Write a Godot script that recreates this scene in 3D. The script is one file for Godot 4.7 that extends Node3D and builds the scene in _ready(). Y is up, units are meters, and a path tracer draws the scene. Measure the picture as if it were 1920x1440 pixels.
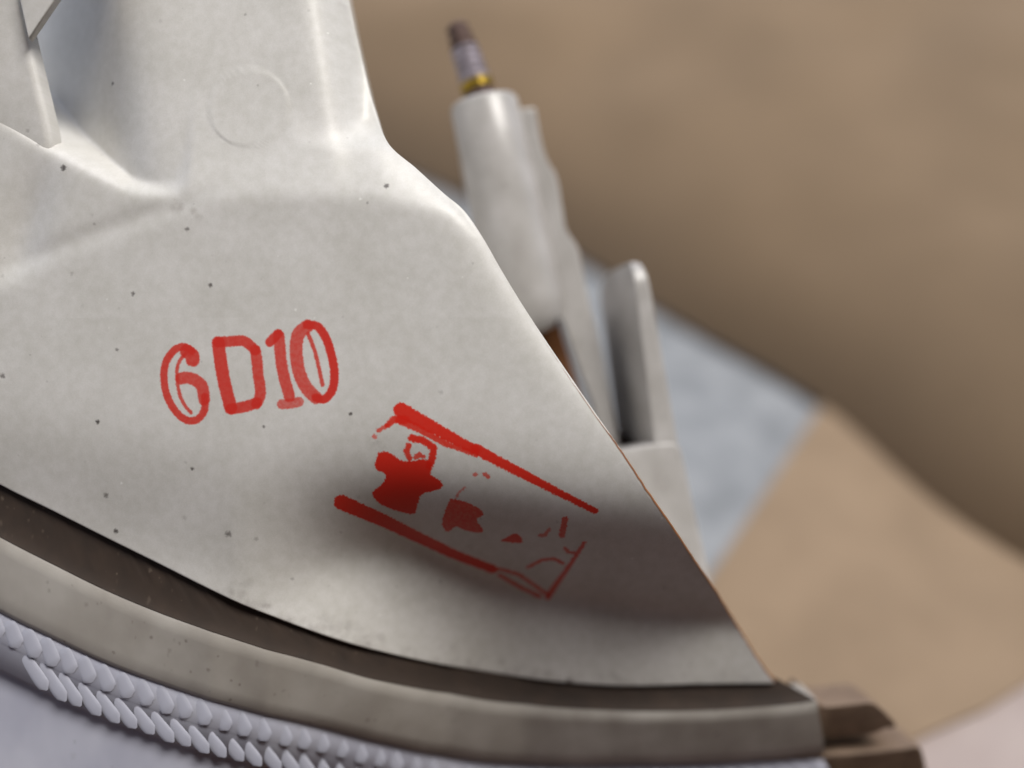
extends Node3D
# A moulded headlamp housing seen from close by. The lamp is modelled in millimetres in axes of its own
# (x across, y up the lamp, z out of its stamped face) and set into the world by the transform LAMP.

var LAMP: Transform3D
var grain := FastNoiseLite.new()
var M := {}
var ink := Color(0.80, 0.17, 0.13)
var ragged_ink := 0.08

func _ready() -> void:
	var r := sqrt(0.5)
	LAMP = Transform3D(Basis(Vector3(1, 0, 0), Vector3(0, r, -r), Vector3(0, r, r)), Vector3(0, 0.0775, 0))
	# --- camera, sky, sun, exposure
	var cam := Camera3D.new()
	cam.name = "camera"
	add_child(cam)
	cam.position = Vector3(0, 0.162, 0.0845)
	cam.rotation_degrees = Vector3(-45, 0, 0)
	var lens := CameraAttributesPhysical.new()
	lens.frustum_focal_length = 48.08
	lens.frustum_focus_distance = 0.1185
	lens.frustum_near = 0.01
	lens.frustum_far = 20.0
	lens.exposure_aperture = 6.8
	cam.attributes = lens
	cam.fov = 40.0
	cam.near = 0.01
	cam.far = 20.0
	cam.current = true
	var world := WorldEnvironment.new()
	world.name = "daylight"
	var env := Environment.new()
	env.background_mode = Environment.BG_SKY
	var sky_look := ProceduralSkyMaterial.new()
	sky_look.sky_top_color = Color(0.84, 0.89, 1.0)
	sky_look.sky_horizon_color = Color(0.80, 0.84, 0.92)
	sky_look.ground_bottom_color = Color(0.3, 0.27, 0.25)
	sky_look.ground_horizon_color = Color(0.4, 0.38, 0.36)
	sky_look.sky_energy_multiplier = 0.8
	sky_look.ground_energy_multiplier = 0.5
	sky_look.sun_angle_max = 1.0
	env.sky = Sky.new()
	env.sky.sky_material = sky_look
	env.tonemap_mode = Environment.TONE_MAPPER_LINEAR
	env.tonemap_exposure = 1.46
	env.sdfgi_enabled = true
	env.ssao_enabled = true
	env.ssil_enabled = true
	world.environment = env
	add_child(world)
	var sun := DirectionalLight3D.new()
	sun.name = "sun"
	sun.light_energy = 0.95
	sun.light_color = Color(1.0, 0.985, 0.96)
	sun.light_angular_distance = 30.0
	sun.shadow_enabled = true
	add_child(sun)
	sun.look_at_from_position(Vector3(0.40, 0.90, -0.11), Vector3.ZERO)

	grain.seed = 7
	grain.frequency = 1.0
	make_materials()
	build_floor()
	build_cardboard()
	build_shade_phone()
	build_shade_boards()
	build_shade_carton()
	build_shade_mat()
	build_lamp()

# ---------------------------------------------------------------- helpers

func place(called: String, st: SurfaceTool, mat: Material, parent: Node3D) -> MeshInstance3D:
	st.generate_normals()
	st.index()
	var o := MeshInstance3D.new()
	o.name = called
	o.mesh = st.commit()
	o.material_override = mat
	o.cast_shadow = GeometryInstance3D.SHADOW_CASTING_SETTING_ON
	parent.add_child(o, true)
	return o

func begin() -> SurfaceTool:
	var st := SurfaceTool.new()
	st.begin(Mesh.PRIMITIVE_TRIANGLES)
	return st

func lamp_uv(p: Vector3) -> Vector2:
	return Vector2((p.x + 68.0) / 136.0, (50.0 - p.y) / 102.0)

func vert(st: SurfaceTool, p: Vector3) -> void:
	st.set_uv(lamp_uv(p))
	st.add_vertex(LAMP * (p * 0.001))

# a, b, c, d run counter-clockwise as seen from outside
func quad(st: SurfaceTool, a: Vector3, b: Vector3, c: Vector3, d: Vector3) -> void:
	for p in [a, c, b, a, d, c]:
		vert(st, p)

func tri(st: SurfaceTool, a: Vector3, b: Vector3, c: Vector3) -> void:
	for p in [a, c, b]:
		vert(st, p)

# rows of points; faces look towards «out» on the whole
func sheet(st: SurfaceTool, rows: Array, out: Vector3, group := 0, around := Vector3.INF) -> void:
	st.set_smooth_group(group)
	var total := 0.0
	var step_i: int = maxi(1, rows.size() / 12)
	for i in range(0, rows.size() - 1, step_i):
		var step_j: int = maxi(1, rows[0].size() / 12)
		for j in range(0, rows[0].size() - 1, step_j):
			var a: Vector3 = rows[i][j]
			var n: Vector3 = (rows[i + 1][j] - a).cross(rows[i][j + 1] - a)
			total += n.dot(out if around == Vector3.INF else a - around)
	for i in rows.size() - 1:
		for j in rows[0].size() - 1:
			if total > 0.0:
				quad(st, rows[i][j], rows[i + 1][j], rows[i + 1][j + 1], rows[i][j + 1])
			else:
				quad(st, rows[i][j], rows[i][j + 1], rows[i + 1][j + 1], rows[i + 1][j])

# a closed ring of points filled as a fan, facing «out»
func cap(st: SurfaceTool, ring: Array, out: Vector3, group := 1) -> void:
	st.set_smooth_group(group)
	var mid := Vector3.ZERO
	for p in ring:
		mid += p
	mid /= ring.size()
	for k in ring.size():
		var a: Vector3 = ring[k]
		var b: Vector3 = ring[(k + 1) % ring.size()]
		if (a - mid).cross(b - mid).dot(out) > 0.0:
			tri(st, mid, a, b)
		else:
			tri(st, mid, b, a)

# smooth curve through points
func through(pts: Array, count: int) -> Array:
	var out := []
	var n := pts.size()
	for k in count:
		var f := float(k) / (count - 1) * (n - 1)
		var i := mini(int(f), n - 2)
		var t := f - i
		var p0 = pts[maxi(i - 1, 0)]
		var p1 = pts[i]
		var p2 = pts[i + 1]
		var p3 = pts[mini(i + 2, n - 1)]
		out.append(0.5 * (2.0 * p1 + (p2 - p0) * t + (2.0 * p0 - 5.0 * p1 + 4.0 * p2 - p3) * t * t + (3.0 * p1 - p0 - 3.0 * p2 + p3) * t * t * t))
	return out

# corners cut twice or thrice: rounds an open or closed outline
func rounded(pts: Array, times: int, closed := false) -> Array:
	var p := pts.duplicate()
	for k in times:
		var q := []
		var n := p.size()
		if not closed:
			q.append(p[0])
		for i in (n if closed else n - 1):
			var a = p[i]
			var b = p[(i + 1) % n]
			q.append(a.lerp(b, 0.25))
			q.append(a.lerp(b, 0.75))
		if not closed:
			q.append(p[n - 1])
		p = q
	return p

func softplus(s: float, w: float) -> float:
	return s if s > 30.0 * w else w * log(1.0 + exp(s / w))

func along(xs: Array, ys: Array, x: float) -> float:
	for i in xs.size() - 1:
		if x <= xs[i + 1]:
			return ys[i] + (ys[i + 1] - ys[i]) * (x - xs[i]) / (xs[i + 1] - xs[i])
	return ys[-1]

# a turned shape between two points: profile of (share of the way, radius)
func turned(st: SurfaceTool, a: Vector3, b: Vector3, profile: Array, sides := 40, group := 0) -> void:
	var axis := (b - a).normalized()
	var u := axis.cross(Vector3(0, 0, 1)).normalized()
	var v := axis.cross(u)
	var rows := []
	for p in profile:
		var row := []
		for k in sides + 1:
			var t := TAU * (k % sides) / sides
			row.append(a.lerp(b, p.x) + (u * cos(t) + v * sin(t)) * p.y)
		rows.append(row)
	sheet(st, rows, Vector3.ZERO, group, a.lerp(b, 0.5) )

# an outline in x, y between a front height and a back height, with a small rounded front edge
func slab(st: SurfaceTool, outline: Array, front: float, back: float, bevel: float, tilt := Vector2.ZERO) -> void:
	var mid := Vector2.ZERO
	for p in outline:
		mid += p
	mid /= outline.size()
	var area := 0.0
	for k in outline.size():
		area += outline[k].cross(outline[(k + 1) % outline.size()])
	var rows := []
	for lev in [[bevel, 0.0], [bevel * 0.35, bevel * 0.12], [bevel * 0.1, bevel * 0.4], [0.0, bevel], [0.0, front - back]]:
		var row := []
		for k in outline.size() + 1:
			var p: Vector2 = outline[k % outline.size()]
			var before: Vector2 = outline[(k - 1 + outline.size()) % outline.size()]
			var after: Vector2 = outline[(k + 1) % outline.size()]
			var n := ((p - before).normalized() + (after - p).normalized()).normalized().orthogonal()
			if area < 0.0:
				n = -n
			var q: Vector2 = p - n * lev[0]
			row.append(Vector3(q.x, q.y, front - lev[1] + tilt.dot(q - mid)))
		rows.append(row)
	var centre := Vector3(mid.x, mid.y, (front + back) / 2.0)
	sheet(st, rows, Vector3.ZERO, 0, centre)
	var flat := PackedVector2Array()
	for k in outline.size():
		flat.append(Vector2(rows[0][k].x, rows[0][k].y))
	var faces := Geometry2D.triangulate_polygon(flat)
	st.set_smooth_group(0)
	for k in range(0, faces.size(), 3):
		var a: Vector3 = rows[0][faces[k]]
		var b: Vector3 = rows[0][faces[k + 1]]
		var c: Vector3 = rows[0][faces[k + 2]]
		if (b - a).cross(c - a).z > 0.0:
			tri(st, a, b, c)
		else:
			tri(st, a, c, b)

# ---------------------------------------------------------------- materials

func cream(name_: String) -> StandardMaterial3D:
	var m := StandardMaterial3D.new()
	m.resource_name = name_
	m.roughness = 0.42
	m.metallic_specular = 0.5
	return m

func noise_picture(size: int, seed_: int, freq: float, octaves: int) -> Image:
	var n := FastNoiseLite.new()
	n.seed = seed_
	n.noise_type = FastNoiseLite.TYPE_SIMPLEX_SMOOTH
	n.frequency = freq
	n.fractal_octaves = octaves
	return n.get_seamless_image(size, size)

func tinted(dark: Color, light: Color, size: int, seed_: int, freq: float, octaves: int, specks: int, speck_color: Color) -> ImageTexture:
	var g := noise_picture(size, seed_, freq, octaves)
	var im := Image.create(size, size, false, Image.FORMAT_RGB8)
	var data := g.get_data()
	var px := PackedByteArray()
	px.resize(size * size * 3)
	for i in size * size:
		var t := data[i] / 255.0
		px[i * 3] = int(255.0 * lerpf(dark.r, light.r, t))
		px[i * 3 + 1] = int(255.0 * lerpf(dark.g, light.g, t))
		px[i * 3 + 2] = int(255.0 * lerpf(dark.b, light.b, t))
	im.set_data(size, size, false, Image.FORMAT_RGB8, px)
	var rnd := RandomNumberGenerator.new()
	rnd.seed = seed_ * 31 + 5
	for k in specks:
		spot(im, Vector2(rnd.randf() * size, rnd.randf() * size), 0.6 + 1.6 * rnd.randf() * rnd.randf(), speck_color, 0.25 + 0.6 * rnd.randf())
	return ImageTexture.create_from_image(im)

func spot(im: Image, at: Vector2, radius: float, c: Color, strength: float) -> void:
	for y in range(int(at.y - radius * 1.8) - 1, int(at.y + radius * 1.8) + 2):
		for x in range(int(at.x - radius * 1.8) - 1, int(at.x + radius * 1.8) + 2):
			if x < 0 or y < 0 or x >= im.get_width() or y >= im.get_height():
				continue
			var d := Vector2(x + 0.5, y + 0.5).distance_to(at) / radius
			d += 0.8 * grain.get_noise_2d(x * 0.27 + at.x, y * 0.27 + at.y)
			var a := strength * clampf(1.5 - d, 0.0, 1.0)
			if a > 0.0:
				im.set_pixel(x, y, im.get_pixel(x, y).lerp(c, a))

# one ink stroke along points in millimetres; width in millimetres; worn = how patchy the ink is
func stroke(im: Image, pts: Array, width: float, strength: float, worn: float, end_width := -1.0, filled := false) -> void:
	var sx := im.get_width() / 136.0
	var sy := im.get_height() / 102.0
	var lo := Vector2.INF
	var hi := -Vector2.INF
	for p in pts:
		lo = lo.min(p)
		hi = hi.max(p)
	var pad := maxf(width, end_width) + 0.4
	for y in range(int((50.0 - hi.y - pad) * sy), int((50.0 - lo.y + pad) * sy)):
		for x in range(int((lo.x + 68.0 - pad) * sx), int((hi.x + 68.0 + pad) * sx)):
			var q := Vector2((x + 0.5) / sx - 68.0, 50.0 - (y + 0.5) / sy)
			var best := 1e9
			var n := pts.size()
			for k in n - 1:
				var c := Geometry2D.get_closest_point_to_segment(q, pts[k], pts[k + 1])
				var w := width
				if end_width >= 0.0:
					w = lerpf(width, end_width, (k + (c.distance_to(pts[k]) / maxf(0.001, pts[k].distance_to(pts[k + 1])))) / (n - 1))
				best = minf(best, c.distance_to(q) - w * 0.5)
			if filled and Geometry2D.is_point_in_polygon(q, PackedVector2Array(pts)):
				best = minf(best, -0.3)
			best += ragged_ink * (grain.get_noise_2d(q.x * 2.6, q.y * 2.6) + 0.5 * grain.get_noise_2d(q.x * 9.0 + 50.0, q.y * 9.0))
			var a := clampf(0.5 - best * 9.0, 0.0, 1.0)
			if a <= 0.0:
				continue
			var patchy := 0.5 + 0.5 * grain.get_noise_2d(q.x * 1.7 + 9.0, q.y * 1.7) + 0.35 * grain.get_noise_2d(q.x * 6.0, q.y * 6.0 + 30.0)
			a *= strength * clampf(1.0 - worn * (1.0 - patchy), 0.0, 1.0)
			im.set_pixel(x, y, im.get_pixel(x, y).lerp(ink, a))

func housing_picture() -> ImageTexture:
	var w := 1632
	var h := 1224
	var broad := noise_picture(512, 3, 0.006, 4)
	var fine := noise_picture(512, 4, 0.05, 3)
	var b := broad.get_data()
	var f := fine.get_data()
	var rnd0 := RandomNumberGenerator.new()
	rnd0.seed = 77
	var px := PackedByteArray()
	px.resize(w * h * 3)
	for y in h:
		for x in w:
			var t := (b[(y & 511) * 512 + ((x + (y >> 9) * 170) & 511)] - 128) / 255.0 * 0.05 + (f[(y & 511) * 512 + (x & 511)] - 128) / 255.0 * 0.045 + rnd0.randf_range(-0.016, 0.016)
			var i := (y * w + x) * 3
			px[i] = int(clampf(0.805 + t, 0.0, 1.0) * 255.0)
			px[i + 1] = int(clampf(0.797 + t, 0.0, 1.0) * 255.0)
			px[i + 2] = int(clampf(0.78 + t * 1.15, 0.0, 1.0) * 255.0)
	var im := Image.create_from_data(w, h, false, Image.FORMAT_RGB8, px)
	# dust and dirt specks
	var rnd := RandomNumberGenerator.new()
	rnd.seed = 21
	var dirt := Color(0.22, 0.2, 0.19)
	for k in 260:
		spot(im, Vector2(rnd.randf() * w, rnd.randf() * h), 0.9 + 2.2 * rnd.randf() * rnd.randf(), dirt, 0.06 + 0.3 * rnd.randf() * rnd.randf())
	for k in 60:
		spot(im, Vector2(rnd.randf() * w, rnd.randf() * h), 0.7 + 1.0 * rnd.randf(), Color(0.97, 0.97, 0.96), 0.6)
	for s in [[-31.8, -16.8, 4.0], [-44.7, -16.6, 3.0], [-45.6, -12.5, 3.4], [-46.1, -4.2, 2.6], [-57.0, 0.9, 3.2], [-43.8, 3.8, 2.2], [-42.0, 10.0, 2.6], [-35.9, 17.1, 2.8], [-33.3, 10.9, 2.4], [-50.0, 24.1, 3.6], [-46.3, 34.8, 2.5], [-13.9, 21.9, 3.2], [-17.8, -3.3, 2.2], [-27.4, -4.7, 2.0], [-35.5, -9.4, 2.2], [7.2, -37.9, 4.2]]:
		spot(im, Vector2((s[0] + 68.0) * 12.0, (50.0 - s[1]) * 12.0), s[2] * 0.9, dirt, 0.45 + 0.4 * rnd.randf())
	# grime along the edge of the sealing groove
	for k in 70:
		var gx := rnd.randf_range(-32.0, 30.0)
		var gy := along(GROOVE_X, GROOVE_Y, gx)
		var at := Vector2((gx + 68.0) * 12.0, (50.0 - gy + 0.2 - 2.6 * rnd.randf() * rnd.randf()) * 12.0)
		for q in 5:
			spot(im, at + Vector2(rnd.randfn() * 9.0, rnd.randfn() * 3.0), 1.5 + 4.0 * rnd.randf(), Color(0.42, 0.39, 0.38), 0.02 + 0.06 * rnd.randf())
	# smears and scuffs
	for k in 64:
		var from := Vector2(rnd.randf() * w, rnd.randf() * h)
		var dir := Vector2.from_angle(rnd.randf_range(-0.5, 0.5) + 0.4)
		var pale := rnd.randf() < 0.5
		var long_ := rnd.randf_range(20.0, 110.0)
		for q in rnd.randi_range(6, 22):
			spot(im, from + dir * rnd.randf() * long_ + Vector2(rnd.randfn(), rnd.randfn()) * 4.0, 1.0 + 7.0 * rnd.randf() * rnd.randf(), Color(0.93, 0.93, 0.92) if pale else Color(0.5, 0.47, 0.44), 0.03 + 0.07 * rnd.randf())
	# first stamp: 6 D 1 0 in red ink
	var a := func(list: Array) -> Array:
		var out := []
		for k in range(0, list.size(), 2):
			out.append(Vector2(list[k] * 0.01175 + list[k + 1] * 0.00025 - 40.15, 8.25 - list[k + 1] * 0.01159))
		return through(out, out.size() * 4)
	stroke(im, a.call([400, 400, 320, 355, 230, 390, 150, 500, 125, 650, 150, 820, 220, 960, 300, 1040, 380, 1065, 460, 1030, 510, 940, 510, 830]), 0.82, 0.93, 0.20)
	stroke(im, a.call([505, 860, 490, 740, 430, 680, 350, 650, 290, 660]), 1.31, 0.88, 0.24)
	stroke(im, a.call([350, 400, 400, 440, 405, 480]), 1.54, 0.93, 0.20)
	stroke(im, a.call([340, 420, 275, 500, 250, 620, 270, 800, 315, 910, 375, 985]), 0.38, 0.88, 0.28)
	stroke(im, a.call([650, 320, 690, 640, 755, 940]), 1.42, 0.93, 0.16)
	stroke(im, a.call([650, 315, 790, 305, 900, 305, 1000, 390]), 1.14, 0.93, 0.20)
	stroke(im, a.call([1000, 390, 1015, 500, 1020, 600, 1040, 800, 1000, 900]), 1.20, 0.93, 0.28)
	stroke(im, a.call([755, 950, 900, 925, 1005, 890]), 1.20, 0.93, 0.20)
	stroke(im, a.call([1225, 250, 1250, 560, 1312, 830]), 1.25, 0.88, 0.24)
	stroke(im, a.call([1220, 235, 1140, 315]), 1.03, 0.93, 0.16)
	stroke(im, a.call([1240, 905, 1320, 900, 1400, 880]), 1.08, 0.83, 0.48)
	stroke(im, a.call([1500, 160, 1410, 240, 1385, 400, 1410, 600, 1475, 750, 1560, 840]), 1.42, 0.88, 0.32)
	stroke(im, a.call([1490, 150, 1590, 165, 1665, 270, 1715, 430, 1740, 600, 1720, 760, 1640, 855, 1560, 840]), 0.93, 0.97, 0.08)
	stroke(im, a.call([1500, 230, 1560, 400, 1600, 580, 1625, 720]), 0.42, 0.88, 0.24)
	ink = Color(0.84, 0.125, 0.065)
	ragged_ink = 0.16
	# second stamp: a framed mark, half printed
	var c := func(list: Array) -> Array:
		var out := []
		for k in range(0, list.size(), 2):
			var i: float = list[k]
			var j: float = list[k + 1]
			out.append(Vector2(-20.5109 + 0.0221632 * i - 0.0016613 * j + 3.64978e-06 * i * j - 1.04324e-06 * j * j - 3.06773e-07 * i * i, 0.52995 - 0.000728862 * i - 0.0185183 * j + 8.07935e-07 * i * j - 7.02228e-06 * j * j + 3.58389e-07 * i * i))
		return out
	stroke(im, c.call([380, 165, 480, 222, 620, 300, 740, 365]), 1.69, 0.95, 0.08, 0.96)
	stroke(im, c.call([370, 215, 470, 262, 600, 335, 745, 388]), 0.94, 0.9, 0.2, 0.48)
	stroke(im, c.call([740, 360, 900, 447, 1040, 520, 1150, 578, 1300, 655]), 1.19, 0.95, 0.08, 0.66)
	stroke(im, c.call([400, 215, 345, 215, 315, 245]), 0.94, 0.9, 0.2, 0.60)
	stroke(im, c.call([315, 245, 290, 262, 272, 272]), 0.44, 0.8, 0.4)
	stroke(im, c.call([255, 300, 258, 302]), 0.50, 0.6, 0.3)
	stroke(im, through(c.call([280, 385, 320, 380, 400, 425, 480, 415, 530, 430, 520, 480, 575, 520, 560, 545, 480, 570, 460, 610, 440, 660, 380, 650, 300, 620, 255, 570, 300, 530, 320, 480, 270, 450, 280, 385]), 70), 0.2, 0.95, 0.05, -1.0, true)
	stroke(im, c.call([425, 405, 408, 370, 420, 345]), 0.62, 0.9, 0.2)
	stroke(im, c.call([435, 308, 490, 318, 540, 355, 535, 400, 520, 440]), 0.78, 0.95, 0.1)
	stroke(im, c.call([455, 400, 470, 385, 490, 398]), 0.50, 0.8, 0.2)
	stroke(im, c.call([112, 610, 300, 695, 440, 768, 620, 855, 815, 930]), 1.81, 0.95, 0.12, 1.20)
	stroke(im, c.call([815, 920, 940, 955, 1090, 1055]), 0.50, 0.75, 0.4)
	stroke(im, c.call([850, 960, 960, 1020, 1045, 1058]), 0.56, 0.75, 0.5)
	stroke(im, c.call([1085, 1062, 1170, 935, 1250, 800]), 0.75, 0.85, 0.4, 0.42)
	stroke(im, through(c.call([620, 598, 700, 615, 770, 660, 735, 690, 765, 745, 700, 742, 640, 720, 600, 745, 580, 700, 620, 598]), 38), 0.2, 0.85, 0.35, -1.0, true)
	stroke(im, c.call([640, 600, 660, 560, 690, 540]), 0.25, 0.5, 0.5)
	stroke(im, through(c.call([860, 790, 925, 760, 950, 797, 860, 790]), 14), 0.2, 0.85, 0.2, -1.0, true)
	stroke(im, c.call([1040, 765, 1062, 765, 1082, 738]), 0.44, 0.55, 0.4)
	stroke(im, c.call([1158, 690, 1143, 765]), 0.69, 0.75, 0.3)
	stroke(im, c.call([985, 920, 1050, 885, 1110, 878, 1152, 900]), 0.44, 0.75, 0.4)
	stroke(im, c.call([1160, 828, 1175, 845, 1205, 850]), 0.44, 0.7, 0.4)
	stroke(im, c.call([733, 480, 740, 482]), 0.44, 0.6, 0.3)
	stroke(im, c.call([783, 480, 795, 490]), 0.50, 0.7, 0.3)
	return ImageTexture.create_from_image(im)

func make_materials() -> void:
	var m := cream("stamped cream plastic")
	m.albedo_texture = housing_picture()
	M.housing = m
	m = cream("cream plastic")
	m.albedo_texture = tinted(Color(0.60, 0.585, 0.57), Color(0.74, 0.73, 0.725), 512, 11, 0.014, 5, 500, Color(0.3, 0.28, 0.26))
	m.uv1_triplanar = true
	m.uv1_scale = Vector3.ONE * 22.0
	m.roughness = 0.3
	M.cream = m
	m = cream("amber plastic")
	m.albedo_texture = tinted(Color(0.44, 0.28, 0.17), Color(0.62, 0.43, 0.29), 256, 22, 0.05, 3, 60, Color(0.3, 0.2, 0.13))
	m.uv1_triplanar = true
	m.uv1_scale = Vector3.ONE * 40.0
	M.amber = m  # on the cut edge this amber paints in light glowing through
	m = cream("white moulded prisms")
	m.albedo_color = Color(0.645, 0.65, 0.70)
	m.roughness = 0.5
	M.prism = m
	m = cream("clear ribbed plastic")
	m.albedo_texture = tinted(Color(0.62, 0.625, 0.685), Color(0.74, 0.745, 0.79), 256, 20, 0.015, 4, 60, Color(0.55, 0.55, 0.58))
	m.uv1_triplanar = true
	m.uv1_scale = Vector3.ONE * 24.0
	m.roughness = 0.3
	M.lens = m
	m = cream("dark groove and recess shade")
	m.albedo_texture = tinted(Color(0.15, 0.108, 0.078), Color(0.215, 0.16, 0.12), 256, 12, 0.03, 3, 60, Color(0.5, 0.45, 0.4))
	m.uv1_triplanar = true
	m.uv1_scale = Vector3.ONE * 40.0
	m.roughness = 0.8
	M.shade_fill = m  # dark brown that stands for shade in the groove and clip recess
	m = cream("dull zinc thread")
	m.albedo_texture = tinted(Color(0.48, 0.45, 0.47), Color(0.76, 0.73, 0.78), 256, 13, 0.03, 3, 80, Color(0.24, 0.15, 0.11))
	m.uv1_triplanar = true
	m.uv1_scale = Vector3.ONE * 60.0
	m.metallic = 0.55
	m.roughness = 0.5
	M.zinc = m
	m = cream("rusty thread")
	m.albedo_texture = tinted(Color(0.26, 0.19, 0.17), Color(0.48, 0.40, 0.375), 256, 14, 0.04, 3, 120, Color(0.12, 0.08, 0.07))
	m.uv1_triplanar = true
	m.uv1_scale = Vector3.ONE * 60.0
	m.metallic = 0.25
	m.roughness = 0.7
	M.rust = m
	m = cream("yellow brass")
	m.albedo_color = Color(0.66, 0.55, 0.22)
	m.metallic = 0.9
	m.roughness = 0.3
	M.brass = m
	m = cream("brown cardboard")
	m.albedo_texture = tinted(Color(0.515, 0.44, 0.36), Color(0.575, 0.495, 0.41), 512, 15, 0.012, 4, 160, Color(0.4, 0.3, 0.22))
	m.uv1_triplanar = true
	m.uv1_scale = Vector3.ONE * 7.0
	m.roughness = 0.9
	M.card = m
	m = cream("pale concrete")
	m.albedo_texture = tinted(Color(0.44, 0.455, 0.475), Color(0.58, 0.592, 0.612), 512, 16, 0.02, 4, 300, Color(0.45, 0.45, 0.46))
	m.uv1_triplanar = true
	m.uv1_scale = Vector3.ONE * 9.0
	m.roughness = 0.75
	M.floor = m
	m = cream("dark brown cardboard")
	m.albedo_texture = tinted(Color(0.30, 0.20, 0.13), Color(0.37, 0.26, 0.18), 256, 19, 0.02, 3, 40, Color(0.3, 0.22, 0.16))
	m.uv1_triplanar = true
	m.roughness = 0.9
	M.dark_card = m
	m = cream("grimy cream plastic")
	m.albedo_texture = tinted(Color(0.60, 0.575, 0.545), Color(0.75, 0.735, 0.71), 512, 23, 0.012, 5, 320, Color(0.32, 0.28, 0.25))
	m.uv1_triplanar = true
	m.uv1_scale = Vector3.ONE * 18.0
	m.roughness = 0.65
	M.rim = m
	m = cream("brown plastic with shade painted in")
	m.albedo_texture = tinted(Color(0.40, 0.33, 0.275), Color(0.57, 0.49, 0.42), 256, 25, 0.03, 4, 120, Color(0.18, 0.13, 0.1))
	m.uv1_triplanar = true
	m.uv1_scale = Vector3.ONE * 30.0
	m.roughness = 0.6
	M.brown_shade = m  # brown tone puts the dimness at the rim end into the colour
	m = cream("wavy brown cardboard")
	m.albedo_texture = tinted(Color(0.44, 0.368, 0.285), Color(0.482, 0.405, 0.318), 512, 24, 0.012, 4, 160, Color(0.3, 0.23, 0.17))
	m.uv1_triplanar = true
	m.uv1_scale = Vector3.ONE * 5.0
	m.roughness = 0.9
	M.flap = m
	m = cream("brown boards")
	m.albedo_texture = tinted(Color(0.32, 0.24, 0.18), Color(0.42, 0.33, 0.26), 256, 18, 0.02, 3, 60, Color(0.25, 0.2, 0.16))
	m.uv1_triplanar = true
	m.roughness = 0.9
	M.board = m
	m = cream("black phone case")
	m.albedo_color = Color(0.12, 0.12, 0.125)
	m.roughness = 0.6
	M.shade_phone = m
	m = cream("black screen glass")
	m.albedo_color = Color(0.05, 0.05, 0.055)
	m.roughness = 0.08
	M.glass = m
	m = cream("pale paper")
	m.albedo_texture = tinted(Color(0.63, 0.575, 0.56), Color(0.68, 0.63, 0.615), 256, 17, 0.02, 3, 20, Color(0.7, 0.65, 0.62))
	m.uv1_triplanar = true
	m.uv1_scale = Vector3.ONE * 10.0
	m.roughness = 0.85
	M.paper = m

# ---------------------------------------------------------------- the surroundings

func world_quad(st: SurfaceTool, a: Vector3, b: Vector3, c: Vector3, d: Vector3) -> void:
	for p in [a, c, b, a, d, c]:
		st.add_vertex(p)

func build_floor() -> void:
	var st := begin()
	st.set_smooth_group(-1)
	world_quad(st, Vector3(-8, 0, 8), Vector3(8, 0, 8), Vector3(8, 0, -8), Vector3(-8, 0, -8))
	var o := place("floor", st, M.floor, self)
	o.set_meta("kind", "structure")

# a flat sheet of board lying on the floor: outline in millimetres, x and z
func board(called: String, outline: Array, low: float, high: float, mat: Material) -> MeshInstance3D:
	var st := begin()
	st.set_smooth_group(-1)
	var flat := PackedVector2Array(outline)
	var f := Geometry2D.triangulate_polygon(flat)
	for level in [[high, 1.0], [low, -1.0]]:
		for k in range(0, f.size(), 3):
			var p := []
			for q in 3:
				var v: Vector2 = flat[f[k + q]]
				p.append(Vector3(v.x, level[0], v.y) * 0.001)
			var up: float = (p[1] - p[0]).cross(p[2] - p[0]).y * level[1]
			for q in ([0, 2, 1] if up > 0.0 else [0, 1, 2]):
				st.add_vertex(p[q])
	var area := 0.0
	for k in flat.size():
		area += flat[k].cross(flat[(k + 1) % flat.size()])
	for k in flat.size():
		var a := flat[k] * 0.001
		var b := flat[(k + 1) % flat.size()] * 0.001
		if area > 0.0:
			var t := a
			a = b
			b = t
		world_quad(st, Vector3(a.x, low * 0.001, a.y), Vector3(b.x, low * 0.001, b.y), Vector3(b.x, high * 0.001, b.y), Vector3(a.x, high * 0.001, a.y))
	return place(called, st, mat, self)

func describe(o: Node3D, label: String, category: String) -> void:
	o.set_meta("label", label)
	o.set_meta("category", category)

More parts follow.
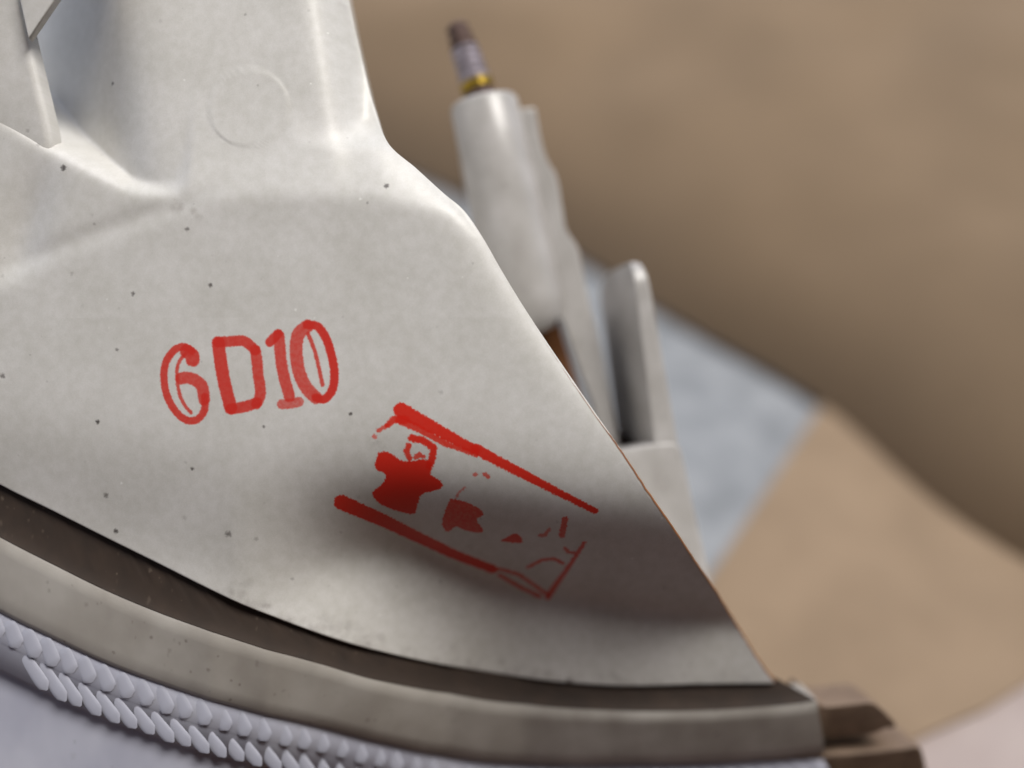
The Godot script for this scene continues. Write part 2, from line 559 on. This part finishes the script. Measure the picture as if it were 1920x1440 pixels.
func build_cardboard() -> void:
	var lower := [Vector2(30, 22), Vector2(68, 3.4), Vector2(78, -0.6), Vector2(86, -5), Vector2(132, -34), Vector2(170, -80), Vector2(120, -150), Vector2(66, -71), Vector2(36, -26.5), Vector2(14, 6)]
	describe(board("cardboard_sheet", lower, 0.4, 1.4, M.card), "flat light brown cardboard sheet on the floor beside the lamp's lower end", "cardboard")
	var paper := [Vector2(50, 22), Vector2(62, -6), Vector2(96, -22), Vector2(150, -40), Vector2(170, -6), Vector2(120, 22)]
	describe(board("paper_sheet", paper, 0.08, 0.25, M.paper), "pale pinkish paper lying flat under the edge of the light brown cardboard", "paper")
	# the large curled sheet: its near edge bends down to the floor
	var st := begin()
	var near_edge := through([Vector3(-250, 0, -300), Vector3(-120, 0, -222), Vector3(-15.4, 0, -146.9), Vector3(15.0, 0, -120.7), Vector3(35.6, 0, -98.6), Vector3(65.3, 0, -70.1), Vector3(94.4, 0, -30.1), Vector3(170, 0, 20)], 61)
	var away := Vector3(0.66, 0, -0.75)
	var top := []
	var under := []
	var wave := FastNoiseLite.new()
	wave.seed = 5
	wave.frequency = 0.010
	wave.fractal_octaves = 2
	var steps := [0.0, 1.0, 2.5, 4.5, 7.0, 10.0, 14.0, 19.0, 25.0, 32.0, 40.0]
	for k in 44:
		steps.append(46.0 + k * 8.0)
	for s in steps:
		var row := []
		var low := []
		for k in 61:
			var h: float = 1.6 + 24.0 * (1.0 - exp(-s / 17.0)) + 0.05 * s
			var p: Vector3 = near_edge[k] + away * s
			h += 6.0 * wave.get_noise_2d(p.x, p.z) * smoothstep(4.0, 40.0, s)
			row.append(Vector3(p.x, h, p.z) * 0.001)
			low.append(Vector3(p.x, h - 3.0 * smoothstep(-1.0, 12.0, s) - 0.1, p.z) * 0.001 + away * 0.0028 * (1.0 - smoothstep(0.0, 25.0, s)))
		top.append(row)
		under.append(low)
	st.set_smooth_group(0)
	for i in steps.size() - 1:
		for j in 60:
			world_quad(st, top[i][j], top[i][j + 1], top[i + 1][j + 1], top[i + 1][j])
	st.set_smooth_group(1)
	for i in steps.size() - 1:
		for j in 60:
			world_quad(st, under[i][j], under[i + 1][j], under[i + 1][j + 1], under[i][j + 1])
	st.set_smooth_group(2)
	for j in 60:
		world_quad(st, under[0][j], under[0][j + 1], top[0][j + 1], top[0][j])
	describe(place("cardboard_flap", st, M.flap, self), "large wavy brown cardboard flap behind the lamp, its near edge bent down", "cardboard")

# unseen roof and walls, added to leave daylight mainly from the far side
func build_shade_boards() -> void:
	for part in [
			["shade_roof", Vector3(7.0, 0.12, 4.0), Vector3(0.8, 2.46, 2.1), "brown boarded roof added out of view to block overhead sky", "roof"],
			["shade_wall", Vector3(7.0, 2.4, 0.12), Vector3(0.8, 1.2, 1.6), "brown boarded wall added out of view behind the viewer to block light", "wall"],
			["shade_wall", Vector3(0.12, 2.4, 1.75), Vector3(1.5, 1.2, 0.665), "brown boarded wall added out of view at the right to block light", "wall"]]:
		var o := MeshInstance3D.new()
		o.name = part[0]
		var shape := BoxMesh.new()
		shape.size = part[1]
		o.mesh = shape
		o.material_override = M.board
		add_child(o, true)
		o.position = part[2]
		describe(o, part[3], part[4])

# unseen dark mat, added to cut floor bounce between the lamp and the carton
func build_shade_mat() -> void:
	describe(board("shade_mat", [Vector2(-190, 26), Vector2(190, 26), Vector2(190, 150), Vector2(-190, 150)], 0.2, 3.0, M.dark_card), "dark brown mat added out of view in front of the lamp to cut floor bounce", "mat")

# a brown carton added out of view to block light from the front
func build_shade_carton() -> void:
	var box := Node3D.new()
	box.name = "shade_carton"
	add_child(box)
	box.position = Vector3(0.06, 0, 0.2)
	box.rotation.y = 0.1
	describe(box, "tall closed dark brown carton added out of view to block light", "shade_carton")
	for k in 2:
		var half := MeshInstance3D.new()
		half.name = "side"
		var shape := BoxMesh.new()
		shape.size = Vector3(0.7, 0.55, 0.1)
		half.mesh = shape
		half.material_override = M.dark_card
		half.position = Vector3(0, 0.277, 0.105 * k)
		box.add_child(half, true)

# the phone added unseen above the lamp to keep sky off the lower housing
func build_shade_phone() -> void:
	var shade_phone := Node3D.new()
	shade_phone.name = "shade_phone"
	add_child(shade_phone)
	describe(shade_phone, "dark phone added out of view above the lamp to block sky", "shade_phone")
	var st := begin()
	slab(st, rounded([Vector2(-26, 16), Vector2(138, 16), Vector2(138, -62), Vector2(-26, -62)], 3, true), 130.0, 121.5, 1.5)
	place("case", st, M.shade_phone, shade_phone)
	st = begin()
	slab(st, rounded([Vector2(-22, 12), Vector2(134, 12), Vector2(134, -58), Vector2(-22, -58)], 2, true), 130.3, 129.5, 0.1)
	place("screen", st, M.glass, shade_phone)

# ---------------------------------------------------------------- the lamp

const EDGE_X := [-21.2, -19.4, -17.8, -16.3, -14.2, -10.9, -7.7, -5.5, -3.5, -1.5, 0.6, 3.0, 5.5, 8.7, 11.9, 14.8, 18.0, 21.0, 24.3, 27.9, 30.8, 33.4]
const EDGE_Y := [54.0, 45.0, 38.0, 32.5, 27.2, 24.1, 21.1, 19.2, 16.3, 12.8, 9.3, 5.6, 1.9, -2.8, -7.4, -11.8, -16.2, -20.4, -24.8, -30.0, -34.5, -38.0]
const EDGE_DOWN := [-54.0, -45.0, -38.0, -32.5, -27.2, -24.1, -21.1, -19.2, -16.3, -12.8, -9.3, -5.6, -1.9, 2.8, 7.4, 11.8, 16.2, 20.4, 24.8, 30.0, 34.5, 38.0]
const CREASE_X := [-80, -60, -52, -43, -36, -30, -24.2, -14.5, -6.6, 0]
const CREASE_Y := [38, 32, 27, 22.4, 20.6, 20.5, 20.8, 20.6, 18.6, 14]
const GROOVE_X := [-90.0, -67.1, -58.0, -51.9, -45.9, -39.8, -34.0, -28.0, -22.7, -16.5, -7.8, 1.6, 13.1, 24.3, 33.4]
const GROOVE_Y := [6.5, -6.0, -11.2, -14.2, -17.2, -20.2, -23.1, -26.1, -28.7, -31.5, -34.8, -37.1, -38.2, -38.0, -37.9]

func smooth_max(a: float, b: float, k: float) -> float:
	return maxf(a, b) + k * log(1.0 + exp(-absf(a - b) / k))

func smooth_min(a: float, b: float, k: float) -> float:
	return -smooth_max(-a, -b, k)

# height of the moulded face at a place
func face(x: float, y: float) -> float:
	# the bowl, and the ledge at its foot
	var s := -(x + 6.0) * 0.13 - (y + 12.2)
	var bowl := 3.4 - (0.24 + 1.0 * smoothstep(-32.0, -9.0, x)) * softplus(s, 2.6) - 0.0011 * pow(minf(0.0, x + 15.0), 2.0)
	var ledge := -12.0 + 12.3 * smoothstep(2.0, -36.0, x) + (0.26 * smoothstep(-25.0, 0.0, x) - 0.12 * smoothstep(-10.0, -30.0, x)) * (y + 27.0)
	var z := smooth_max(bowl, ledge, 0.9)
	# the shoulder behind the crease; left of the neck the face runs up into a fin
	var above := y - along(CREASE_X, CREASE_Y, x)
	z -= (0.34 + 3.2 * smoothstep(-35.5, -42.0, x)) * softplus(above, 0.45)
	z -= 0.2 * exp(-pow((y - 19.6 - 0.35 * (x + 38.0)) / 1.3, 2.0)) * smoothstep(-30.0, -36.0, x)
	z -= 0.9 * exp(-pow((x + 54.6 - 0.28 * (y - 18.0)) / 2.8, 2.0)) * smoothstep(10.0, 16.0, y) * smoothstep(29.0, 17.0, y)
	z -= 3.0 * smoothstep(26.0, 31.0, y) * smoothstep(-25.0, -20.0, x)
	# the face rolls over towards its cut edge, more at the shoulder than below
	var ex := along(EDGE_DOWN, EDGE_X, -y)
	z -= 0.8 * exp(-maxf(0.0, ex - x) / 1.6) * smoothstep(-12.0, 8.0, y) * smoothstep(30.0, 26.0, y)
	# the bulb neck: a broad rounded trapezium rising out of the shoulder
	if y > 14.0:
		var lx := -44.6 + (42.4 - y) * 0.135
		var rx := -22.2 + (42.8 - y) * 0.165
		var front := 2.0 - 0.1 * (y - 22.0) - 1.3 * softplus(20.5 - y, 0.8)
		var neck := smooth_min(front, front + 1.15 * (x - lx), 2.0)
		neck = smooth_min(neck, front - 1.9 * (x - rx - 0.5), 1.3)
		z = smooth_max(z, neck, 0.7)
	# a faint round moulding mark on the neck
	z += 0.07 * smoothstep(4.7, 4.3, Vector2(x + 29.5, y - 31.0).length())
	return z

func build_lamp() -> void:
	var lamp := Node3D.new()
	lamp.name = "car_lamp"
	add_child(lamp)
	describe(lamp, "cream plastic car lamp housing with red ink stamps and ribbed clear lens", "car lamp")
	build_shell(lamp)
	build_wing(lamp)
	build_rim(lamp)
	build_lens(lamp)
	build_bracket(lamp)

func build_shell(lamp: Node3D) -> void:
	var st := begin()
	var nu := 300
	var nv := 240
	var right := []
	for k in EDGE_X.size():
		right.append(Vector2(EDGE_X[k], EDGE_Y[k]))
	right = through(right, nv + 1)
	var bottom := []
	for k in GROOVE_X.size():
		bottom.append(Vector2(GROOVE_X[k], GROOVE_Y[k]))
	bottom = through(bottom, nu + 1)
	var top_left := Vector2(-90, 60)
	var top_right: Vector2 = right[0]
	var rows := []
	for j in nv + 1:
		var v := float(j) / nv
		var l := top_left.lerp(bottom[0], v)
		var row := []
		for i in nu + 1:
			var u := float(i) / nu
			var t := top_left.lerp(top_right, u)
			var p: Vector2 = l.lerp(right[j], u) + t.lerp(bottom[i], v) - top_left.lerp(top_right, u).lerp(bottom[0].lerp(bottom[nu], u), v)
			row.append(Vector3(p.x, p.y, face(p.x, p.y)))
		rows.append(row)
	sheet(st, rows, Vector3(0, 0, 1), 0)
	# the cut edge turns back into the side wall; the lower edge turns down into the groove
	var side := []
	for d in [[0.0, 0.0], [0.10, 0.03], [0.17, 0.12], [0.2, 0.3], [0.15, 2.0], [-0.6, 12.0], [-3.0, 30.0]]:
		var row := []
		for j in nv + 1:
			var p: Vector3 = rows[j][nu]
			var n: Vector2 = (right[mini(j + 1, nv)] - right[maxi(j - 1, 0)]).orthogonal().normalized()
			if n.x < 0.0:
				n = -n
			row.append(p + Vector3(n.x * d[0], n.y * d[0], -d[1]))
		side.append(row)
	sheet(st, side, Vector3(1, 0.3, 0), 0)
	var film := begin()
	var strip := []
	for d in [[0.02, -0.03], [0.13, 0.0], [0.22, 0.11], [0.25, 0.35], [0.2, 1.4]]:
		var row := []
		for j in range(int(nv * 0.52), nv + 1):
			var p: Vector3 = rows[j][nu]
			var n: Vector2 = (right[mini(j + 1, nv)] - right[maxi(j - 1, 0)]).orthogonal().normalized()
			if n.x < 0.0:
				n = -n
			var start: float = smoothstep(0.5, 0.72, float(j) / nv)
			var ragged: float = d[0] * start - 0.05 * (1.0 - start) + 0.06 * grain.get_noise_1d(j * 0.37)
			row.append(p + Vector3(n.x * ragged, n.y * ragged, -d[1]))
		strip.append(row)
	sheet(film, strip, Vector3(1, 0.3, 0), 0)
	place("edge_glow", film, M.amber, lamp)  # amber strip imitates light passing through the thin plastic edge
	var down := []
	for d in [[0.0, 0.0], [0.10, 0.03], [0.18, 0.12], [0.2, 0.3], [0.2, 2.5], [0.2, 7.0]]:
		var row := []
		for i in nu + 1:
			row.append(rows[nv][i] + Vector3(-0.3 * d[0], -0.95 * d[0], -d[1]))
		down.append(row)
	sheet(st, down, Vector3(-0.3, -1, 0), 0)
	place("housing", st, M.housing, lamp)
	# the part of the body below, down to the floor that it stands on
	var body := begin()
	var outline := []
	for j in range(0, nv + 1, 6):
		outline.append(rows[j][nu])
	for i in range(nu, -1, -8):
		outline.append(rows[nv][i])
	outline.append(rows[0][0])
	var mid := Vector3(-38, 2, 0)
	var levels := []
	for f in [0.0, 0.15, 0.6, 1.0]:
		var row := []
		for k in outline.size() + 1:
			var p: Vector3 = outline[k % outline.size()]
			var shrink: float = 0.9 - 0.22 * f
			var q := Vector3(mid.x + (p.x - mid.x) * shrink, mid.y + (p.y - mid.y) * shrink, 0.0)
			q.z = lerpf(p.z - 7.0, -109.6 - q.y, f)
			row.append(q)
		levels.append(row)
	sheet(body, levels, Vector3.ZERO, 0, Vector3(-38, 2, -40))
	place("underbody", body, M.cream, lamp)

func build_wing(lamp: Node3D) -> void:
	# the overhanging corner at the left of the neck
	var rib := begin()
	slab(rib, rounded([Vector2(-84, 70), Vector2(-58.5, 70), Vector2(-55.0, 43.6), Vector2(-53.8, 38.2), Vector2(-52.4, 31.9), Vector2(-51.4, 27.4), Vector2(-51.8, 25.2), Vector2(-55.0, 24.6), Vector2(-60.0, 26.6), Vector2(-68, 29.0), Vector2(-84, 33)], 2, true), 1.55, -1.4, 0.9, Vector2(0.08, 0.065))
	place("rib", rib, M.housing, lamp)
	var wing := begin()
	slab(wing, [Vector2(-55.6, 70), Vector2(-34.5, 70), Vector2(-49.6, 43.2), Vector2(-53.2, 38.0), Vector2(-54.4, 43.2)], 3.5, 2.4, 0.25, Vector2(0.02, 0.0))
	place("wing", wing, M.housing, lamp)

func edge_curves() -> Array:
	var inner := [Vector2(-90, 2), Vector2(-67.0, -11.8), Vector2(-57.9, -16.9), Vector2(-51.8, -20.0), Vector2(-45.9, -22.9), Vector2(-39.7, -25.5), Vector2(-33.9, -27.6), Vector2(-28.0, -29.9), Vector2(-22.6, -32.0), Vector2(-16.5, -34.8), Vector2(-7.8, -38.0), Vector2(1.6, -40.3), Vector2(13.1, -41.2), Vector2(24.3, -41.2), Vector2(34.5, -40.5), Vector2(38.6, -39.9)]
	var outer := [Vector2(-91, -9), Vector2(-67.8, -20.8), Vector2(-58.5, -26.2), Vector2(-52.4, -29.2), Vector2(-46.3, -32.1), Vector2(-40.3, -34.5), Vector2(-34.6, -36.6), Vector2(-28.6, -38.9), Vector2(-23.5, -41.0), Vector2(-17.0, -44.1), Vector2(-8.1, -48.1), Vector2(1.6, -50.4), Vector2(13.7, -50.7), Vector2(25.3, -50.5), Vector2(36.0, -49.8), Vector2(41.4, -49.2)]
	return [through(inner, 160), through(outer, 160)]

func rim_height(x: float) -> float:
	return along([-90.0, -67.1, -58.0, -51.9, -45.9, -39.8, -34.0, -28.0, -22.7, -16.5, -7.8, 1.6, 13.1, 24.3, 33.4, 45.0], [0.6, 0.02, 0.27, 0.38, 0.41, 0.44, 0.45, -0.74, -2.85, -6.06, -11.33, -14.43, -14.71, -14.67, -14.63, -14.63], x)

# how far the rim falls from its groove side to its lens side
func rim_drop(x: float) -> float:
	return 1.4 + 4.4 * smoothstep(-52.0, 5.0, x)

func build_rim(lamp: Node3D) -> void:
	var curves := edge_curves()
	var st := begin()
	var profile := [[0.03, -7.5], [0.02, -1.0], [0.02, -0.5], [0.025, -0.15], [0.05, -0.02], [0.25, -0.55], [0.5, -1.2], [0.75, -1.9], [0.92, -2.45], [0.985, -3.0], [1.0, -3.8], [0.995, -5.0], [0.9, -6.0]]
	var rows := []
	for k in 160:
		var a: Vector2 = curves[0][k]
		var b: Vector2 = curves[1][k]
		var z := rim_height(a.x)
		var row := []
		for q in profile:
			var p: Vector2 = a.lerp(b, q[0])
			row.append(Vector3(p.x, p.y, z + (q[1] * rim_drop(a.x) / 3.0 if q[0] > 0.1 else q[1])))
		rows.append(row)
	sheet(st, rows, Vector3(0, 0, 1), 0)
	cap(st, rows[159], Vector3(1, 0.1, 0), 1)
	place("rim", st, M.rim, lamp)
	var shade_fill := begin()
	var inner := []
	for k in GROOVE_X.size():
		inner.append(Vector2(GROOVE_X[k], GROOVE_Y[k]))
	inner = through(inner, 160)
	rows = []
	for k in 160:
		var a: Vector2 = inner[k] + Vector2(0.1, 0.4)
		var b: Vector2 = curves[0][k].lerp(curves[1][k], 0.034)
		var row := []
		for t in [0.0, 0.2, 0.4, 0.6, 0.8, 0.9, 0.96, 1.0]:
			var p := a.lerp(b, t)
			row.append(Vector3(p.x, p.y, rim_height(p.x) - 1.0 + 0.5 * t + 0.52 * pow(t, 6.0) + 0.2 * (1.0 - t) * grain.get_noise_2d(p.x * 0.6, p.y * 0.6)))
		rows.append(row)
	sheet(shade_fill, rows, Vector3(0, 0, 1), 0)
	place("groove_shade", shade_fill, M.shade_fill, lamp)  # dark strip in place of the shade deep in the groove
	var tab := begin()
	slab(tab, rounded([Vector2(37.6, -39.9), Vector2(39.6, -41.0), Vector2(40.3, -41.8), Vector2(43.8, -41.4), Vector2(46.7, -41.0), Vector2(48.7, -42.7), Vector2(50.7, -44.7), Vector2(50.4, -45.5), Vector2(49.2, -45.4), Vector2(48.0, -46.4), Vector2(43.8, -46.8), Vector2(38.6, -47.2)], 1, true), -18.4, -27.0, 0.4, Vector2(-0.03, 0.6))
	place("end_tab", tab, M.brown_shade, lamp)  # shade of the rim end is in this brown
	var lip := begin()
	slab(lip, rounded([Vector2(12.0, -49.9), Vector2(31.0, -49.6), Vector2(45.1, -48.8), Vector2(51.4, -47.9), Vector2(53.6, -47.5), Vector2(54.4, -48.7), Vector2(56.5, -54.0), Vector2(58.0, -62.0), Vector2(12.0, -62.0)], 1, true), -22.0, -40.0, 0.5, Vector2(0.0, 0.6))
	place("lower_lip", lip, M.brown_shade, lamp)

func build_lens(lamp: Node3D) -> void:
	var curves := edge_curves()
	var outer: Array = curves[1]
	var st := begin()
	var rows := []
	var dirs := []
	for k in 160:
		var p: Vector2 = outer[k]
		var along_: Vector2 = (outer[mini(k + 1, 159)] - outer[maxi(k - 1, 0)]).normalized()
		var n := Vector2(along_.y, -along_.x)
		if n.y > 0.0:
			n = -n
		dirs.append([along_, n])
		var z := rim_height(curves[0][k].x) + 3.0 - rim_drop(curves[0][k].x)
		var row := []
		for q in [[-1.2, -3.8], [0.3, -3.2], [2.6, -2.9], [3.0, -3.2], [5.6, -2.9], [5.9, -3.9], [6.6, -4.1], [8.4, -4.0], [15.0, -3.8], [25.0, -3.6], [33.0, -7.5], [38.0, -15.0], [38.0, -50.0]]:
			row.append(Vector3(p.x + n.x * q[0], p.y + n.y * q[0], z + q[1]))
		rows.append(row)
	sheet(st, rows, Vector3(0, -0.5, 1), 0)
	var lens := place("lens", st, M.lens, lamp)
	# the moulded prisms: a short row under the rim, a long row outside it
	var walked := 0.0
	var next_short := 0.0
	var next_long := 1.2
	var rnd := RandomNumberGenerator.new()
	rnd.seed = 9
	for k in range(1, 160):
		var step: float = outer[k].distance_to(outer[k - 1])
		var z := rim_height(curves[0][k].x) + 3.0 - rim_drop(curves[0][k].x)
		var n: Vector2 = dirs[k][1]
		var t: Vector2 = dirs[k][0]
		while next_short < walked + step:
			var p: Vector2 = outer[k - 1].lerp(outer[k], (next_short - walked) / step)
			next_short += 2.3
			prism(lens, Vector3(p.x + n.x * 1.5, p.y + n.y * 1.5, z - 3.02), n * 0.59 + t * 0.8, 1.75 + rnd.randf_range(-0.15, 0.15), 0.95)
		while next_long < walked + step:
			var p: Vector2 = outer[k - 1].lerp(outer[k], (next_long - walked) / step)
			next_long += 2.1
			if p.x > -54.0:
				prism(lens, Vector3(p.x + n.x * 4.3, p.y + n.y * 4.3, z - 3.05), n * 0.42 + t * 0.88, 2.8 + rnd.randf_range(-0.25, 0.25), 0.8)
		walked += step

func prism(lens: Node3D, at: Vector3, dir: Vector2, half: float, wide: float) -> void:
	var d := Vector3(dir.x, dir.y, 0.1 * dir.length()).normalized()
	var side := d.cross(Vector3(0, 0, 1)).normalized()
	var up := side.cross(d)
	if up.z < 0.0:
		up = -up
	var rows := []
	for i in 9:
		var s := i / 4.0 - 1.0
		var taper := sqrt(maxf(0.0, 1.0 - pow(absf(s), 5.0)))
		var row := []
		for j in 7:
			var a := PI * j / 6.0
			row.append(at + d * s * half + side * cos(a) * wide * (0.15 + 0.85 * taper) + up * (sin(a) * 0.15 * taper - 0.03))
		rows.append(row)
	var st := begin()
	sheet(st, rows, up, 0)
	place("prism", st, M.prism, lens)

func build_bracket(lamp: Node3D) -> void:
	# plate behind the boss, with its stepped outer edge and a leg that runs down
	var st := begin()
	slab(st, rounded([Vector2(-8.0, 36.6), Vector2(3.0, 37.9), Vector2(3.3, 37.4), Vector2(3.9, 33.4), Vector2(4.9, 30.2), Vector2(6.2, 28.6), Vector2(7.0, 23.2), Vector2(7.3, 21.0), Vector2(9.0, 18.9), Vector2(9.5, 16.6), Vector2(10.4, 11.8), Vector2(12.1, 5.9), Vector2(14.0, -5.2), Vector2(15.2, -11.0), Vector2(12.4, -11.0), Vector2(11.4, -2.9), Vector2(9.2, 2.2), Vector2(6.4, 10.2), Vector2(4.5, 9.0), Vector2(-3.0, 10.0), Vector2(-5.6, 22.0)], 1, true), -24.6, -40.0, 0.3)
	var arm := place("mounting_bracket", st, M.cream, lamp)
	st = begin()
	turned(st, Vector3(-3.9, 38.4, -23.5), Vector3(2.9, 6.5, -23.5), [Vector2(0, 0.0), Vector2(0, 2.3), Vector2(0.0, 4.0), Vector2(0.005, 4.3), Vector2(0.02, 4.6), Vector2(0.3, 4.7), Vector2(0.6, 4.8), Vector2(0.84, 4.8), Vector2(0.93, 4.2), Vector2(0.98, 3.0), Vector2(1.0, 0.0)], 48)
	place("screw_boss", st, M.cream, arm)
	# a web between boss and leg, leaning back from the light
	st = begin()
	var web := []
	for k in 9:
		var f := k / 8.0
		var front := Vector3(5.2, 12.0, -25.6).lerp(Vector3(12.3, -10.5, -25.6), f)
		web.append([front, front + Vector3(-3.6, -1.0, -4.5), front + Vector3(-8.0, -2.2, -11.0)])
	sheet(st, web, Vector3(-1, -0.3, 0.5), 0)
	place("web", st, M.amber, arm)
	# the stud
	var a := Vector3(-3.8, 37.6, -23.4)
	var b := Vector3(-7.6, 49.0, -24.4)
	st = begin()
	turned(st, a.lerp(b, -0.1), a.lerp(b, 0.16), [Vector2(0, 0.0), Vector2(0, 2.2), Vector2(0.5, 2.2), Vector2(0.62, 1.7), Vector2(0.8, 2.1), Vector2(1.0, 2.15), Vector2(1.0, 0.0)], 32)
	var stud := place("stud", st, M.rust, lamp)
	st = begin()
	turned(st, a.lerp(b, 0.19), a.lerp(b, 0.3), [Vector2(0, 0.0), Vector2(0, 2.1), Vector2(0.1, 2.3), Vector2(0.2, 2.3), Vector2(0.3, 2.05), Vector2(0.42, 2.3), Vector2(0.55, 2.3), Vector2(0.65, 2.05), Vector2(0.78, 2.3), Vector2(0.9, 2.3), Vector2(1.0, 2.0), Vector2(1.0, 0.0)], 32)
	place("brass_ring", st, M.brass, stud)
	thread(a.lerp(b, 0.29), a.lerp(b, 0.72), 5, 2.15, 1.98, M.zinc, stud)
	thread(a.lerp(b, 0.71), a.lerp(b, 1.0), 3, 1.9, 1.5, M.rust, stud)
	# the clip: a thin upright tab on a thicker foot
	st = begin()
	var rows := []
	for k in 40:
		var f := k / 39.0
		var low := maxf(0.0, (f - 0.84) / 0.16)
		var rise := sin(low * PI * 0.5)
		var h: float = f if low == 0.0 else 0.84 + 0.16 * rise
		var nl := Vector3(18.75, -8.2, -18.05).lerp(Vector3(15.6, 16.3, -18.0), h)
		var nr := Vector3(21.75, -8.2, -18.2).lerp(Vector3(17.4, 16.3, -18.2), h)
		var fl := Vector3(15.4, -8.0, -37.0).lerp(Vector3(12.6, 15.6, -36.0), h)
		var fr := Vector3(19.4, -8.0, -37.0).lerp(Vector3(15.4, 15.6, -36.0), h)
		var pinch := 0.3 * (1.0 - cos(low * PI * 0.5))
		var back := 0.32 * (1.0 - cos(low * PI * 0.5))
		var nl0 := nl
		nl = nl.lerp(fl, back * 0.5)
		fl = fl.lerp(nl0, back)
		var nr0 := nr
		nr = nr.lerp(fr, back * 0.5)
		fr = fr.lerp(nr0, back)
		var a0 := nl.lerp(nr, pinch)
		var b0 := nr.lerp(nl, pinch)
		var ring := []
		var quad_ := [a0, b0, fr, fl]
		for c in 4:
			var p: Vector3 = quad_[c]
			ring.append(p.move_toward(quad_[(c + 3) % 4], 0.3))
			ring.append(p.lerp((a0 + fr) / 2.0, 0.012))
			ring.append(p.move_toward(quad_[(c + 1) % 4], 0.3))
		ring.append(ring[0])
		rows.append(ring)
	for c in 12:
		var strip := []
		for row in rows:
			strip.append([row[c], row[c + 1]])
		sheet(st, strip, Vector3.ZERO, c + 1, Vector3(17, 4, -27))
	cap(st, rows[39].slice(0, 12), Vector3(0, 1, 0), 20)
	var clip := place("clip", st, M.cream, lamp)
	st = begin()
	slab(st, rounded([Vector2(9.5, -9.6), Vector2(12.5, -9.0), Vector2(18.7, -7.6), Vector2(21.75, -7.7), Vector2(22.3, -9.5), Vector2(23.65, -16.0), Vector2(26.1, -26.0), Vector2(27.0, -31.0), Vector2(21.0, -30.0)], 1, true), -18.0, -22.5, 0.4)
	place("clip_foot", st, M.cream, clip)
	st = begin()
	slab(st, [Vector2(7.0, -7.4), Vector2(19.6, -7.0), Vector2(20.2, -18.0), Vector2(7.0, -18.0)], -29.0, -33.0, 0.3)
	place("recess_shade", st, M.shade_fill, clip)  # dark slab added where the recess is only in shade

func thread(a: Vector3, b: Vector3, turns: int, r0: float, r1: float, mat: Material, parent: Node3D) -> void:
	var profile := [Vector2(0, 0), Vector2(0, r0 * 0.9)]
	for k in turns:
		var r := lerpf(r0, r1, (k + 0.5) / turns)
		profile.append(Vector2((k + 0.15) / turns, r * 0.76))
		profile.append(Vector2((k + 0.45) / turns, r))
		profile.append(Vector2((k + 0.6) / turns, r))
		profile.append(Vector2((k + 0.9) / turns, r * 0.76))
	profile.append(Vector2(1.0, r1 * 0.75))
	profile.append(Vector2(1.0, 0.0))
	var st := begin()
	turned(st, a, b, profile, 32)
	place("thread", st, mat, parent)
